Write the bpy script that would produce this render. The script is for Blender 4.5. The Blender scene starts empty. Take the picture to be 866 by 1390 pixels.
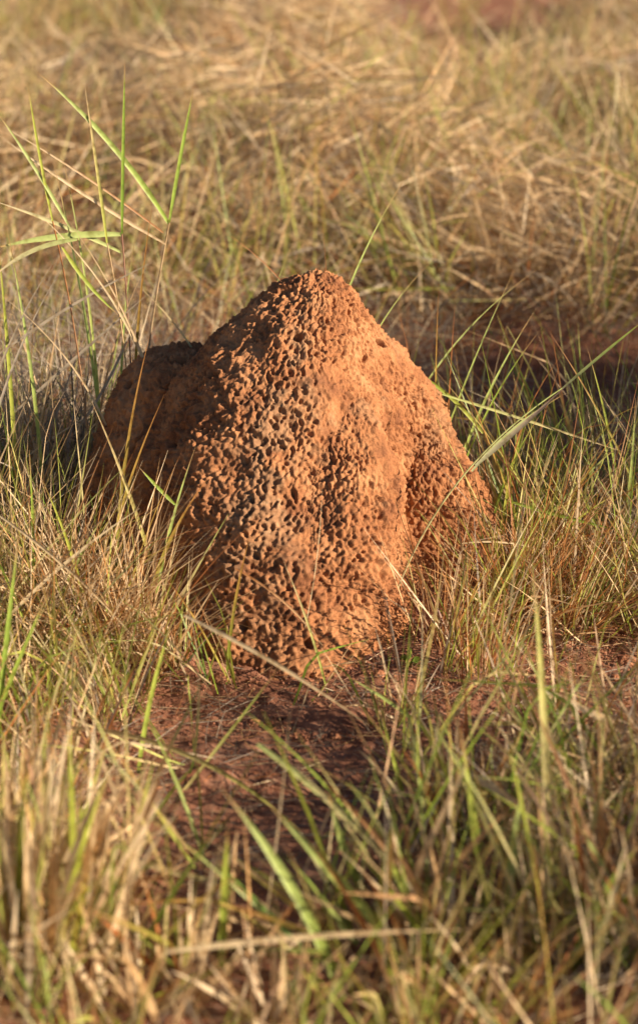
import bpy, math
import numpy as np
from mathutils import Vector

C = bpy.context.scene.collection
PI = math.pi
# ---------------------------------------------------------------- camera
CAM = np.array([0.0, -3.6, 1.4]); PITCH = math.radians(20.0); FPX = 3135.0   # FPX: focal length in photo pixels
FWD = np.array([0, math.cos(PITCH), -math.sin(PITCH)]); UP = np.array([0, math.sin(PITCH), math.cos(PITCH)])

def at(px, py, Y):
    """point of the plane y=Y seen at photo pixel px,py"""
    d = np.array([(px-433)/FPX, 0, 0]) + FWD - UP*((py-695)/FPX)
    return CAM + d*((Y-CAM[1])/d[1])

SUN_EL = math.radians(23); SUN_AZ = math.atan2(0.94, -0.33)      # clockwise from +Y
SUND = np.array([math.sin(SUN_AZ)*math.cos(SUN_EL), math.cos(SUN_AZ)*math.cos(SUN_EL), math.sin(SUN_EL)])

# ---------------------------------------------------------------- noise
def hash3(ix, iy, iz, seed):
    h = (ix.astype(np.int64)*374761393 + iy.astype(np.int64)*668265263 + iz.astype(np.int64)*2147483647 + seed*1274126177) & 0xffffffff
    h = ((h ^ (h >> 13))*1274126177) & 0xffffffff
    h = ((h ^ (h >> 16))*2246822519) & 0xffffffff
    h = h ^ (h >> 15)
    return (h & 0xffffff)/float(0x1000000)

def vnoise(P, s, seed=0):
    Q = P*s; I = np.floor(Q); F = Q-I; F = F*F*F*(F*(F*6-15)+10)
    out = 0
    for dx in (0, 1):
        wx = F[:, 0] if dx else 1-F[:, 0]
        for dy in (0, 1):
            wy = F[:, 1] if dy else 1-F[:, 1]
            for dz in (0, 1):
                wz = F[:, 2] if dz else 1-F[:, 2]
                out = out + wx*wy*wz*hash3(I[:, 0]+dx, I[:, 1]+dy, I[:, 2]+dz, seed)
    return out*2-1

def fbm(P, s, o=4, seed=0, g=0.5):
    a, t, n = 1.0, 0, 0
    for k in range(o):
        t = t + a*vnoise(P+k*1.37, s*(2.03**k), seed+k*7); n += a; a *= g
    return t/n

def worley(P, s, seed=0):
    Q = P*s; I = np.floor(Q)
    f1 = np.full(len(P), 9.0); f2 = np.full(len(P), 9.0); cr = np.zeros(len(P))
    for dx in (-1, 0, 1):
        for dy in (-1, 0, 1):
            for dz in (-1, 0, 1):
                X, Y, Z = I[:, 0]+dx, I[:, 1]+dy, I[:, 2]+dz
                j = [hash3(X, Y, Z, seed+k) for k in range(3)]
                d = np.sqrt((X+j[0]-Q[:, 0])**2+(Y+j[1]-Q[:, 1])**2+(Z+j[2]-Q[:, 2])**2)
                m = d < f1
                f2 = np.where(m, f1, np.minimum(f2, d)); cr = np.where(m, hash3(X, Y, Z, seed+9), cr); f1 = np.where(m, d, f1)
    return f1, f2, cr

def sstep(a, b, x):
    t = np.clip((x-a)/(b-a), 0, 1); return t*t*(3-2*t)

# ---------------------------------------------------------------- mesh helpers
def tag(o, label=None, cat=None, group=None, kind=None):
    for k, v in (('label', label), ('category', cat), ('group', group), ('kind', kind)):
        if v: o[k] = v
    return o

def mesh_obj(name, V, F, mat, col=None, smooth=True, parent=None, attrs=None):
    """V (n,3); F (m,k) index array, or list of such arrays"""
    me = bpy.data.meshes.new(name)
    Fs = F if isinstance(F, list) else [F]
    me.vertices.add(len(V)); me.vertices.foreach_set('co', np.ascontiguousarray(V, dtype=np.float32).ravel())
    nl = sum(f.size for f in Fs); nf = sum(len(f) for f in Fs)
    me.loops.add(nl); me.loops.foreach_set('vertex_index', np.concatenate([f.ravel() for f in Fs]).astype(np.int32))
    me.polygons.add(nf)
    tot = np.concatenate([np.full(len(f), f.shape[1]) for f in Fs]); st = np.concatenate([[0], np.cumsum(tot)[:-1]])
    me.polygons.foreach_set('loop_start', st.astype(np.int32))
    me.polygons.foreach_set('use_smooth', np.full(nf, smooth, dtype=bool))
    me.update(calc_edges=True); me.validate()
    if col is not None:
        a = me.color_attributes.new('Col', 'FLOAT_COLOR', 'POINT')
        c4 = np.ones((len(V), 4), np.float32); c4[:, :3] = col; a.data.foreach_set('color', c4.ravel())
    for k, v in (attrs or {}).items():
        a = me.attributes.new(k, 'FLOAT', 'POINT'); a.data.foreach_set('value', np.ascontiguousarray(v, dtype=np.float32))
    me.materials.append(mat)
    o = bpy.data.objects.new(name, me); C.objects.link(o)
    if parent: o.parent = parent
    return o

def grid_faces(nu, nv, wrap_v=False):
    i = np.arange(nu-1)[:, None]; j = np.arange(nv if wrap_v else nv-1)[None, :]; j2 = (j+1) % nv
    return np.stack([i*nv+j, (i+1)*nv+j, (i+1)*nv+j2, i*nv+j2], -1).reshape(-1, 4)

# ---------------------------------------------------------------- materials
def new_mat(name):
    m = bpy.data.materials.new(name); m.use_nodes = True
    nt = m.node_tree; nt.nodes.clear()
    out = nt.nodes.new('ShaderNodeOutputMaterial')
    return m, nt, nt.nodes, nt.links, out

def ramp(N, pts):
    r = N.new('ShaderNodeValToRGB')
    while len(r.color_ramp.elements) < len(pts): r.color_ramp.elements.new(0.5)
    for e, (p, c) in zip(r.color_ramp.elements, pts): e.position = p; e.color = (*c, 1)
    return r

def earth_mat(name, dark, mid, light, crust=True, bump=0.0018):
    m, nt, N, L, out = new_mat(name)
    b = N.new('ShaderNodeBsdfPrincipled'); b.inputs['Roughness'].default_value = 0.95; b.inputs['Specular IOR Level'].default_value = 0.15
    tc = N.new('ShaderNodeTexCoord')
    n1 = N.new('ShaderNodeTexNoise'); n1.inputs['Scale'].default_value = 14; n1.inputs['Detail'].default_value = 8; n1.inputs['Roughness'].default_value = .65
    n2 = N.new('ShaderNodeTexNoise'); n2.inputs['Scale'].default_value = 420; n2.inputs['Detail'].default_value = 4
    L.new(tc.outputs['Object'], n1.inputs['Vector']); L.new(tc.outputs['Object'], n2.inputs['Vector'])
    mx = N.new('ShaderNodeMath'); mx.operation = 'MULTIPLY_ADD'; mx.inputs[1].default_value = .35; L.new(n2.outputs['Fac'], mx.inputs[0]); 
    sc = N.new('ShaderNodeMath'); sc.operation = 'MULTIPLY_ADD'; sc.inputs[1].default_value = 1.3; sc.inputs[2].default_value = -.32
    L.new(n1.outputs['Fac'], sc.inputs[0]); L.new(sc.outputs[0], mx.inputs[2])
    r = ramp(N, [(.3, dark), (.5, mid), (.72, light)]); L.new(mx.outputs[0], r.inputs['Fac'])
    col = r.outputs['Color']
    if crust:
        at_ = N.new('ShaderNodeAttribute'); at_.attribute_name = 'crust'
        n3 = N.new('ShaderNodeTexNoise'); n3.inputs['Scale'].default_value = 90; n3.inputs['Detail'].default_value = 5; L.new(tc.outputs['Object'], n3.inputs['Vector'])
        r3 = ramp(N, [(.35, (.22, .12, .065)), (.6, (.36, .20, .105)), (.75, (.50, .33, .19))]); L.new(n3.outputs['Fac'], r3.inputs['Fac'])
        mix = N.new('ShaderNodeMix'); mix.data_type = 'RGBA'
        L.new(at_.outputs['Fac'], mix.inputs['Factor']); L.new(col, mix.inputs['A']); L.new(r3.outputs['Color'], mix.inputs['B'])
        col = mix.outputs['Result']
    L.new(col, b.inputs['Base Color'])
    bp = N.new('ShaderNodeBump'); bp.inputs['Distance'].default_value = bump; bp.inputs['Strength'].default_value = 1
    n4 = N.new('ShaderNodeTexNoise'); n4.inputs['Scale'].default_value = 320; n4.inputs['Detail'].default_value = 5; n4.inputs['Roughness'].default_value = .7
    L.new(tc.outputs['Object'], n4.inputs['Vector'])
    L.new(n4.outputs['Fac'], bp.inputs['Height']); L.new(bp.outputs['Normal'], b.inputs['Normal'])
    L.new(b.outputs[0], out.inputs['Surface'])
    return m

def blade_mat(name, transl=0.38, rough=.45):
    m, nt, N, L, out = new_mat(name)
    a = N.new('ShaderNodeAttribute'); a.attribute_name = 'Col'
    b = N.new('ShaderNodeBsdfPrincipled'); b.inputs['Roughness'].default_value = rough; b.inputs['Specular IOR Level'].default_value = .35
    t = N.new('ShaderNodeBsdfTranslucent'); mx = N.new('ShaderNodeMixShader'); mx.inputs[0].default_value = transl
    tc = N.new('ShaderNodeTexCoord'); nz = N.new('ShaderNodeTexNoise'); nz.inputs['Scale'].default_value = 75; nz.inputs['Detail'].default_value = 3
    L.new(tc.outputs['Object'], nz.inputs['Vector']); rr = ramp(N, [(.3, (.62, .55, .46)), (.5, (1, 1, 1)), (.75, (1.15, 1.12, 1.1))]); L.new(nz.outputs['Fac'], rr.inputs['Fac'])
    mm = N.new('ShaderNodeMix'); mm.data_type = 'RGBA'; mm.blend_type = 'MULTIPLY'; mm.inputs['Factor'].default_value = 1
    L.new(a.outputs['Color'], mm.inputs['A']); L.new(rr.outputs['Color'], mm.inputs['B'])
    L.new(mm.outputs['Result'], b.inputs['Base Color']); L.new(mm.outputs['Result'], t.inputs['Color'])
    L.new(b.outputs[0], mx.inputs[1]); L.new(t.outputs[0], mx.inputs[2]); L.new(mx.outputs[0], out.inputs['Surface'])
    return m

M_MOUND = earth_mat('mound_earth', (.20, .080, .038), (.345, .147, .063), (.46, .225, .105))
M_GROUND = earth_mat('red_soil', (.17, .070, .042), (.29, .125, .072), (.40, .21, .13), crust=False, bump=.002)
M_CLOD = earth_mat('clod_earth', (.24, .09, .045), (.36, .15, .075), (.46, .23, .13), crust=False)
M_GRASS = blade_mat('grass_blade')
M_STRAW = blade_mat('straw', .4, .5)

# ---------------------------------------------------------------- ground
def ground_z(x, y):
    P = np.stack([x, y, np.zeros_like(x)], -1)
    z = 0.05*vnoise(P, 1.1, 31) + 0.018*vnoise(P, 3.7, 32)
    near = np.exp(-((x/.7)**2+((y+.2)/.8)**2))
    z = z*(1-near)
    # low rise of washed-down soil round the foot of the mound
    e = np.sqrt(((x+.04)/.37)**2+((y+.06)/.42)**2)
    return z+.012*sstep(1.32, .93, e+.06*vnoise(P, 9, 36))

# ---------------------------------------------------------------- termite mound
def catmull(K, t, axis_vals, periodic=False):
    n = len(K)
    i = np.floor(t).astype(int); f = t-i
    if periodic: g = lambda k: K[k % n]
    else: g = lambda k: K[np.clip(k, 0, n-1)]
    p0, p1, p2, p3 = g(i-1), g(i), g(i+1), g(i+2)
    f = f.reshape((-1,)+(1,)*(K.ndim-1))
    return p1+.5*f*(p2-p0+f*(2*p0-5*p1+4*p2-p3+f*(3*(p1-p2)+p3-p0)))

def loft(levels, nth, nt):
    """levels: list of (z, cx, cy, [12 radii at 0,30..330 deg]), from top to bottom -> grid points (nt, nth, 3)"""
    Z = np.array([l[0] for l in levels]); Cx = np.array([[l[1], l[2]] for l in levels]); R = np.array([l[3] for l in levels])
    th = np.arange(nth)/nth
    Rt = catmull(R.T, th*12, None, True).T            # levels x nth
    # even spacing along the profile
    mr = Rt.mean(1); ds = np.concatenate([[0], np.cumsum(np.hypot(np.diff(mr), np.diff(Z)))])
    u = np.interp(np.linspace(0, ds[-1], nt), ds, np.arange(len(Z)))
    u = np.minimum(u, len(Z)-1-1e-6)
    r = np.maximum(catmull(Rt, u, None), 0.0005); z = catmull(Z, u, None); c = catmull(Cx, u, None)
    a = th*2*PI
    return np.stack([c[:, 0:1]+r*np.cos(a), c[:, 1:2]+r*np.sin(a), np.repeat(z[:, None], nth, 1)], -1)

def grid_normals(G):
    du = np.gradient(G, axis=0); dv = (np.roll(G, -1, 1)-np.roll(G, 1, 1))*.5
    n = np.cross(dv, du); n = -n
    n /= np.linalg.norm(n, axis=-1, keepdims=True)+1e-12
    return n

def ridge_angle(z):
    return np.interp(z, [0, .1, .2, .3, .4, .5], [244, 246, 249, 252, 250, 240])

def detail(P, Nn, crust_bias=0.0, shade_side=True):
    """crusty pitted skin: returns displacement in metres and the share of grey crust"""
    th = np.degrees(np.arctan2(P[:, 1], P[:, 0])) % 360
    dth = (th-ridge_angle(P[:, 2])+180) % 360-180
    wob = 9*fbm(P, 9, 3, 5)
    wid = np.interp(P[:, 2], [0, .25, .45], [17, 11, 9])
    rm = np.exp(-((dth+wob-4)/wid)**2)*sstep(.5, .44, P[:, 2])
    rm = np.clip(rm+crust_bias, 0, 1)
    W = P + .0055*np.stack([fbm(P+3, 60, 3, 11), fbm(P+5, 60, 3, 12), fbm(P+7, 60, 3, 13)], -1)
    f1, f2, cr = worley(W*np.array([1, 1, .82]), 104, 3)
    g1, g2, cg = worley(W*np.array([1, 1, .8])+.5, 136, 23)
    c2 = (cr*7.31) % 1
    left = sstep(-6, -34, dth)*sstep(-175, -150, dth)        # side turned away from the sun: worm-like relief
    patch = sstep(-.35, .35, fbm(P, 16, 3, 43))                # more or fewer pits
    r0 = .24+.30*c2
    pit = sstep(r0, r0*.35, f1)*(cr > .5-.35*patch)
    lump = np.sqrt(np.clip(1-g1/.8, 0, 1))*(.55+.9*cg)
    worm = np.clip(1-np.abs(fbm(W*np.array([1, 1, .6]), 62, 2, 51))*2.6, 0, 1)
    worm2 = np.clip(1-np.abs(fbm(W*np.array([1, 1, .7])+2, 75, 2, 52))*2.4, 0, 1)
    fine = fbm(P, 210, 3, 61)
    h1_, _, hc = worley(W*np.array([1, 1, .75])+9, 66, 33)     # here and there bigger lumps and bigger holes
    big = sstep(-.05, .35, fbm(P, 11, 3, 44))
    lump = lump*(1-.45*big)+big*.8*np.sqrt(np.clip(1-h1_/.75, 0, 1))
    worn = sstep(.12, .42, fbm(P+4, 8.5, 3, 45))                # worn, smoother plaster
    base = -.0044*pit+.0066*lump+.0030*worm2+.0018*fine
    comb = -.0070*sstep(r0+.16, r0*.45, f1)+.0050*lump+.0025*worm2+.0020*fine
    smo = .0085*worm+.0064*lump-.0070*pit*(cr > .45)+.0020*fine
    rough = (1.02+.35*np.clip(fbm(P, 7, 2, 77)*1.6, -1, 1))*(1-.45*worn)
    d = (base*(1-left)+smo*left)*rough*(1-rm)+comb*rm-.003
    macro = .010*fbm(P, 9, 3, 71)+.006*vnoise(P, 22, 72)
    # a few deep holes
    h1, _, hr = worley(P, 19, 91)
    d = d-.016*sstep(.20, .10, h1)*(hr > .72)
    crust = np.clip(rm*1.1*sstep(.3, .75, .45+1.1*fbm(P, 30, 4, 81)+rm*.25), 0, 1)
    crust = np.maximum(crust*.85, .55*sstep(.22, .55, fbm(P, 13, 4, 85)+.25*fbm(P, 70, 3, 86)))
    return d+macro, crust

mound = tag(bpy.data.objects.new('termite_mound', None), 'red earth termite mound with a pitted crust and pointed top, standing in dry grass', 'termite mound')
C.objects.link(mound)

#            0    30   60   90   120  150  180  210  240  270  300  330
PEAK = [
 (.490, -.003, .01, [.001]*12),
 (.489, -.003, .01, [.022, .02, .018, .018, .022, .03, .03, .03, .028, .022, .02, .02]),
 (.478, -.003, .01, [.038, .034, .03, .03, .038, .048, .048, .053, .053, .043, .036, .036]),
 (.452, .000, .01, [.058, .05, .05, .06, .07, .082, .090, .100, .103, .083, .06, .056]),
 (.412, .000, .01, [.092, .085, .09, .10, .11, .132, .142, .155, .160, .125, .09, .085]),
 (.360, .000, .01, [.134, .125, .12, .13, .15, .176, .192, .208, .218, .180, .125, .115]),
 (.290, .000, .01, [.188, .175, .16, .17, .19, .22, .243, .265, .275, .240, .175, .15]),
 (.215, .000, .01, [.224, .21, .19, .20, .22, .255, .282, .312, .330, .305, .185, .165]),
 (.140, .000, .01, [.248, .225, .21, .22, .24, .278, .312, .350, .378, .372, .205, .18]),
 (.070, .000, .01, [.258, .235, .22, .23, .25, .295, .335, .380, .420, .435, .26, .215]),
 (.010, .000, .01, [.265, .245, .23, .24, .26, .31, .352, .402, .452, .482, .29, .23]),
 (-.06, .000, .01, [.275, .255, .24, .25, .27, .325, .367, .42, .475, .515, .32, .25]),
]
BUTT = [
 (.335, .030, -.125, [.001]*12),
 (.332, .030, -.125, [.022]*12),
 (.312, .030, -.140, [.046, .045, .04, .04, .04, .045, .05, .05, .05, .05, .05, .048]),
 (.270, .030, -.160, [.074, .066, .06, .05, .06, .06, .07, .085, .09, .085, .082, .08]),
 (.200, .026, -.185, [.098, .09, .08, .06, .06, .08, .10, .125, .135, .13, .120, .108]),
 (.120, .020, -.205, [.106, .095, .09, .07, .06, .09, .12, .15, .17, .17, .148, .122]),
 (.050, .015, -.225, [.110, .10, .09, .07, .06, .08, .11, .15, .18, .19, .162, .130]),
 (-.05, .012, -.235, [.118, .10, .09, .07, .06, .08, .11, .16, .21, .22, .185, .142]),
]
LOBE = [
 (.235, .170, -.01, [.001]*12),
 (.232, .170, -.01, [.025]*12),
 (.205, .170, -.015, [.056]*12),
 (.150, .170, -.025, [.092, .085, .07, .07, .07, .07, .07, .08, .08, .085, .09, .094]),
 (.085, .172, -.035, [.120, .11, .09, .08, .08, .08, .08, .09, .095, .10, .115, .122]),
 (.020, .174, -.045, [.138, .125, .10, .09, .09, .09, .09, .095, .105, .12, .14, .145]),
 (-.05, .176, -.05, [.158, .14, .11, .10, .10, .10, .10, .105, .12, .14, .165, .168]),
]
SHO = [
 (.345, -.215, .075, [.001]*12),
 (.344, -.215, .075, [.05, .045, .04, .04, .045, .05, .055, .055, .05, .05, .05, .05]),
 (.328, -.218, .07, [.085, .075, .06, .06, .065, .075, .082, .085, .085, .085, .085, .085]),
 (.285, -.220, .065, [.11, .10, .09, .09, .09, .10, .108, .118, .12, .11, .11, .11]),
 (.225, -.220, .055, [.13, .12, .11, .11, .11, .12, .132, .150, .155, .14, .13, .13]),
 (.150, -.218, .05, [.14, .13, .12, .12, .13, .145, .162, .185, .195, .17, .14, .14]),
 (.070, -.213, .04, [.15, .14, .13, .13, .14, .165, .186, .21, .23, .20, .15, .15]),
 (.010, -.205, .03, [.16, .15, .14, .14, .15, .18, .205, .235, .26, .22, .16, .16]),
 (-.06, -.205, .03, [.17, .16, .15, .15, .16, .19, .215, .245, .28, .23, .17, .17]),
]
HM_N = 120; HM_E = .6          # height map of the mound for keeping grass out of it
HM = np.full((HM_N, HM_N), -1.0)
def mound_part(name, levels, nth, nt, bias=0.0, holes=None, gain=1.0):
    G = loft(levels, nth, nt); Nn = grid_normals(G)
    P = G.reshape(-1, 3); Nf = Nn.reshape(-1, 3)
    if name != 'front_buttress' or True:
        ix = ((P[:, 0]+HM_E)/(2*HM_E)*HM_N).astype(int).clip(0, HM_N-1); iy = ((P[:, 1]+HM_E)/(2*HM_E)*HM_N).astype(int).clip(0, HM_N-1)
        np.maximum.at(HM, (ix, iy), P[:, 2])
    d, crust = detail(P, Nf, bias); d = d*gain
    if holes is not None:
        for hx, hy, hr_, hd in holes:
            q = np.hypot(P[:, 0]-hx+.008*vnoise(P, 60, 5), (P[:, 1]-hy+.008*vnoise(P, 60, 6)))
            d = d-hd*sstep(hr_, hr_*.5, q)
    # soft foot
    V = P+Nf*d[:, None]
    o = mesh_obj(name, V, grid_faces(nt, nth, True)[:, ::-1], M_MOUND, parent=mound, attrs={'crust': crust})
    return o
mound_part('peak', PEAK, 1050, 460)
mound_part('front_buttress', BUTT, 560, 330)
mound_part('side_lobe', LOBE, 520, 240)
mound_part('shoulder', SHO, 560, 300, holes=[(-.245, .035, .012, .022), (-.205, .05, .013, .022), (-.225, .02, .014, .022), (-.185, .03, .009, .018)], gain=.95)

def mound_h(x, y):
    ix = ((x+HM_E)/(2*HM_E)*HM_N).astype(int); iy = ((y+HM_E)/(2*HM_E)*HM_N).astype(int)
    ok = (ix >= 0) & (ix < HM_N) & (iy >= 0) & (iy < HM_N)
    return np.where(ok, HM[ix.clip(0, HM_N-1), iy.clip(0, HM_N-1)], -1.0)

# ground sheet: fine near the mound, coarse towards the horizon
def axis(lo, hi, step, far, n):
    core = np.arange(lo, hi, step); k = np.arange(1, n+1)
    g = (far/step)**(1/n); out = step*np.cumsum(g**k); out *= far/out[-1]
    out = np.maximum(out, step*k)
    return np.concatenate([lo-out[::-1], core, hi+out])
ax = axis(-.75, .75, .006, 400, 70); ay = axis(-1.45, .5, .006, 400, 70)
XX, YY = np.meshgrid(ax, ay, indexing='ij'); x, y = XX.ravel(), YY.ravel()
P = np.stack([x, y, np.zeros_like(x)], -1)
z = ground_z(x, y)
fine = (np.abs(x) < 1.2) & (np.abs(y+.5) < 1.8)
zf = np.zeros_like(z); Pf = P[fine]
f1, f2, cr = worley(Pf+.02*np.stack([fbm(Pf, 20, 2, 1), fbm(Pf, 20, 2, 2), 0*Pf[:, 0]], -1), 34, 7)
g1, _, cg = worley(Pf, 90, 8)
zf[fine] = .018*fbm(Pf, 8, 3, 9)+.0035*np.sqrt(np.clip(1-f1/.7, 0, 1))*(cr > .55)+.0030*np.sqrt(np.clip(1-g1/.6, 0, 1))*(cg > .5)+.0055*fbm(Pf, 70, 4, 4)
ground = mesh_obj('ground', np.stack([x, y, z+zf], -1), grid_faces(len(ax), len(ay)), M_GROUND)
tag(ground, 'bare red earth with crumbs of soil and straw', None, None, 'structure')

# ---------------------------------------------------------------- grass blades
GREEN = [(.22, .32, .04), (.30, .40, .05), (.36, .46, .08), (.17, .27, .045), (.44, .50, .12)]
YGREEN = [(.40, .45, .07), (.50, .48, .11), (.34, .40, .08)]
STRAW = [(.72, .51, .28), (.80, .61, .37), (.60, .38, .19), (.86, .71, .48), (.50, .30, .13), (.74, .55, .32)]
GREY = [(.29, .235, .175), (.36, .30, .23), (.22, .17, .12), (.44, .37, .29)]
RUST = [(.42, .16, .05), (.50, .22, .075), (.34, .13, .05), (.55, .30, .12)]
PAL = {'green': GREEN, 'ygreen': YGREEN, 'straw': STRAW, 'grey': GREY, 'rust': RUST}

def pick(rng, n, weights):
    """weights {palette: w} -> (base, tip) colours"""
    ks = list(weights); w = np.array([weights[k] for k in ks], float); w /= w.sum()
    idx = rng.choice(len(ks), n, p=w)
    base = np.zeros((n, 3)); tip = np.zeros((n, 3))
    for i, k in enumerate(ks):
        m = idx == i; c = np.array(PAL[k]); 
        if not m.any(): continue
        base[m] = c[rng.integers(0, len(c), m.sum())]
        tip[m] = c[rng.integers(0, len(c), m.sum())]
        if k in ('green', 'ygreen'):
            q = rng.random(m.sum()) < .45                     # tips of green blades dry to straw or rust
            tt = tip[m]; tt[q] = np.array(RUST+STRAW)[rng.integers(0, 10, q.sum())]; tip[m] = tt
            q = rng.random(m.sum()) < .4
            bb = base[m]; bb[q] = np.array(STRAW)[rng.integers(0, 6, q.sum())]; base[m] = bb
    j = rng.uniform(.78, 1.15, (n, 1))
    return base*j, tip*j

def blades(rng, B, az, tilt, curl, length, width, cb, ct, seg=5, kink=.12, cull=True, fold=True):
    """vectorised grass blades. B (n,3) roots; tilt from vertical; curl total extra tilt. returns V, F, col"""
    n = len(B)
    t = np.linspace(0, 1, seg+1)
    th = tilt[:, None]+curl[:, None]*.5*t[None, :]**1.3
    k = rng.random(n) < kink; kp = rng.uniform(.3, .8, n); ka = rng.uniform(.5, 1.5, n)
    th = th+np.where(k[:, None] & (t[None, :] > kp[:, None]), ka[:, None], 0)
    azz = az[:, None]+rng.normal(0, .14, n)[:, None]*t[None, :]
    D = np.stack([np.sin(th)*np.cos(azz), np.sin(th)*np.sin(azz), np.cos(th)], -1)
    S = np.concatenate([np.zeros((n, 1, 3)), np.cumsum((D[:, :-1]+D[:, 1:])*.5, 1)], 1)*(length/seg)[:, None, None]
    P = B[:, None, :]+S
    gz = 0.004+0*P[..., 2]
    P[..., 2] = np.maximum(P[..., 2], gz+ground_z(P[..., 0].ravel(), P[..., 1].ravel()).reshape(P.shape[:2]))
    if cull:
        inside = P[..., 2] < mound_h(P[..., 0], P[..., 1])-.012
        ok = ~inside[:, :].any(1)
        P, D, az, width, cb, ct = P[ok], D[ok], az[ok], width[ok], cb[ok], ct[ok]; azz = azz[ok]
        n = len(P)
    side = np.stack([-np.sin(azz), np.cos(azz), np.zeros_like(azz)], -1)
    up = np.cross(side, D)
    ro = rng.uniform(0, PI, n)[:, None]+rng.normal(0, .5, n)[:, None]*t[None, :]
    ro = ro[..., None]
    W = side*np.cos(ro)+up*np.sin(ro)
    w = (width[:, None]*np.interp(t, [0, .25, .6, 1], [.7, 1, .8, .08])[None, :])[..., None]*.5
    Lf, Rt = P-W*w, P+W*w
    V = np.stack([Lf, Rt], 2)                                     # n, seg+1, 2, 3
    col = cb[:, None, :]*(1-t[None, :, None]**1.2)+ct[:, None, :]*t[None, :, None]**1.2
    col = np.repeat(col[:, :, None, :], 2, 2)
    base = (np.arange(n)*(seg+1)*2)[:, None, None]
    s = (np.arange(seg)*2)[None, :, None]
    F = base+s+np.array([0, 1, 3, 2])[None, None, :]
    return V.reshape(-1, 3), F.reshape(-1, 4), col.reshape(-1, 3)

def merge(parts):
    Vs, Fs, Cs, o = [], [], [], 0
    for V, F, c in parts:
        Vs.append(V); Fs.append(F+o); Cs.append(c); o += len(V)
    return np.concatenate(Vs), np.concatenate(Fs), np.concatenate(Cs)

def gp(px, py):
    """ground point (z=0) seen at photo pixel"""
    d = np.array([(px-433)/FPX, 0, 0]) + FWD - UP*((py-695)/FPX)
    return CAM + d*(-CAM[2]/d[2])

def stuff(name, label, parts, mat):
    V, F, c = merge(parts)
    o = mesh_obj(name, V, F, mat, col=c, smooth=False)
    return tag(o, label, name.replace('_', ' '), None, 'stuff')

def half_w(y):                       # half width of what the frame sees at depth y
    return (y+3.8)*.138+.03

def clumpy(rng, n, x0, x1, y0, y1, scale, seed, thr=-.15, fn=None):
    x = rng.uniform(x0, x1, n*3); y = rng.uniform(y0, y1, n*3)
    P = np.stack([x, y, 0*x], -1)
    v = vnoise(P, scale, seed)+rng.normal(0, .25, len(x))
    ok = v > thr
    if fn is not None: ok &= rng.random(len(x)) < fn(x, y)
    P = P[ok][:n]; P[:, 2] = ground_z(P[:, 0], P[:, 1])
    return P

def field_end(x, y):
    P = np.stack([x, y, 0*x], -1)
    return 6.9-2.2*sstep(-.3, .5, x)+2.0*sstep(.62, 1.15, x)+.4*vnoise(P, 1.3, 57)

def thatch_h(x, y):
    P = np.stack([x, y, 0*x], -1)
    h = .19+.24*vnoise(P, 1.15, 55)+.14*vnoise(P, 2.8, 56)
    return np.clip(h*1.15, .03, .6)*sstep(1.1, 2.5, y)*sstep(0, -1.0, y-field_end(x, y))+.03

def sun_lane(x, y):
    """1 where tall grass would keep the sun off the mound"""
    ux, uy = SUND[0]/math.hypot(SUND[0], SUND[1]), SUND[1]/math.hypot(SUND[0], SUND[1])
    s = x*ux+(y+.1)*uy; q = -x*uy+(y+.1)*ux
    return (s > 0) & (q > -.50) & (q < .34)

rng = np.random.default_rng(11)
dry, green, mat_ = [], [], []

def far_dens(x, y):
    return np.where(y > field_end(x, y), .04, 1.0)*np.where(np.abs(x) < half_w(y)+.35+.9*(x > 0), 1, 0)
# --- matted, lodged straw behind the mound
n = 33000
P = clumpy(rng, n, -2.4, 3.2, 1.5, 7.2, 1.7, 70, -.12, far_dens); n = len(P)
h = thatch_h(P[:, 0], P[:, 1])
P[:, 2] += h*rng.random(n)**.7
flow = PI*vnoise(P*np.array([1, 1, 0]), .8, 91)
az = flow+rng.normal(0, .9, n)
mat_.append(blades(rng, P, az, rng.uniform(1.0, 1.75, n), rng.uniform(-.3, .8, n), rng.uniform(.12, .34, n), rng.uniform(.003, .0065, n),
    *pick(rng, n, {'straw': 9, 'grey': 1.6, 'rust': .4, 'ygreen': .4}), seg=4))
# --- upright and leaning grass behind the mound, in tufts
def tufted(n_t, per, x0, x1, y0, y1, seed, dens, lmin, lmax, spread, wts, wmin, wmax, tilt=.35, curl=.9, lean=.25, seg=5, kink=.15):
    T = clumpy(rng, n_t, x0, x1, y0, y1, 1.7, seed, -.2, dens); m = len(T)
    k = rng.poisson(per, m); idx = np.repeat(np.arange(m), k); n = len(idx)
    a = rng.uniform(0, 2*PI, n); r = np.abs(rng.normal(0, spread, n))
    B = T[idx].copy(); B[:, 0] += r*np.cos(a); B[:, 1] += r*np.sin(a)
    la = rng.uniform(0, 2*PI, m)[idx]
    dx = np.sin(tilt)*np.cos(a)*rng.random(n)+lean*np.cos(la); dy = np.sin(tilt)*np.sin(a)*rng.random(n)+lean*np.sin(la)
    az = np.arctan2(dy, dx)+rng.normal(0, .5, n); ti = np.hypot(dx, dy)
    sc = rng.uniform(.6, 1.15, m)[idx]
    return blades(rng, B, az, ti+np.abs(rng.normal(0, .12, n)), rng.uniform(0, curl, n), rng.uniform(lmin, lmax, n)*sc, rng.uniform(wmin, wmax, n),
        *pick(rng, n, wts), seg=seg, kink=kink)
dry.append(tufted(420, 26, -2.2, 3.2, 1.45, 7.0, 14, far_dens, .16, .50, .05, {'straw': 7, 'grey': 1, 'rust': .7, 'ygreen': 1.8}, .003, .0062, tilt=.8, curl=1.4))
green.append(tufted(400, 14, -2.2, 3.2, 1.4, 6.8, 15, far_dens, .2, .52, .04, {'green': 3, 'ygreen': 5}, .0026, .0052, tilt=.35, curl=.7))
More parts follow.
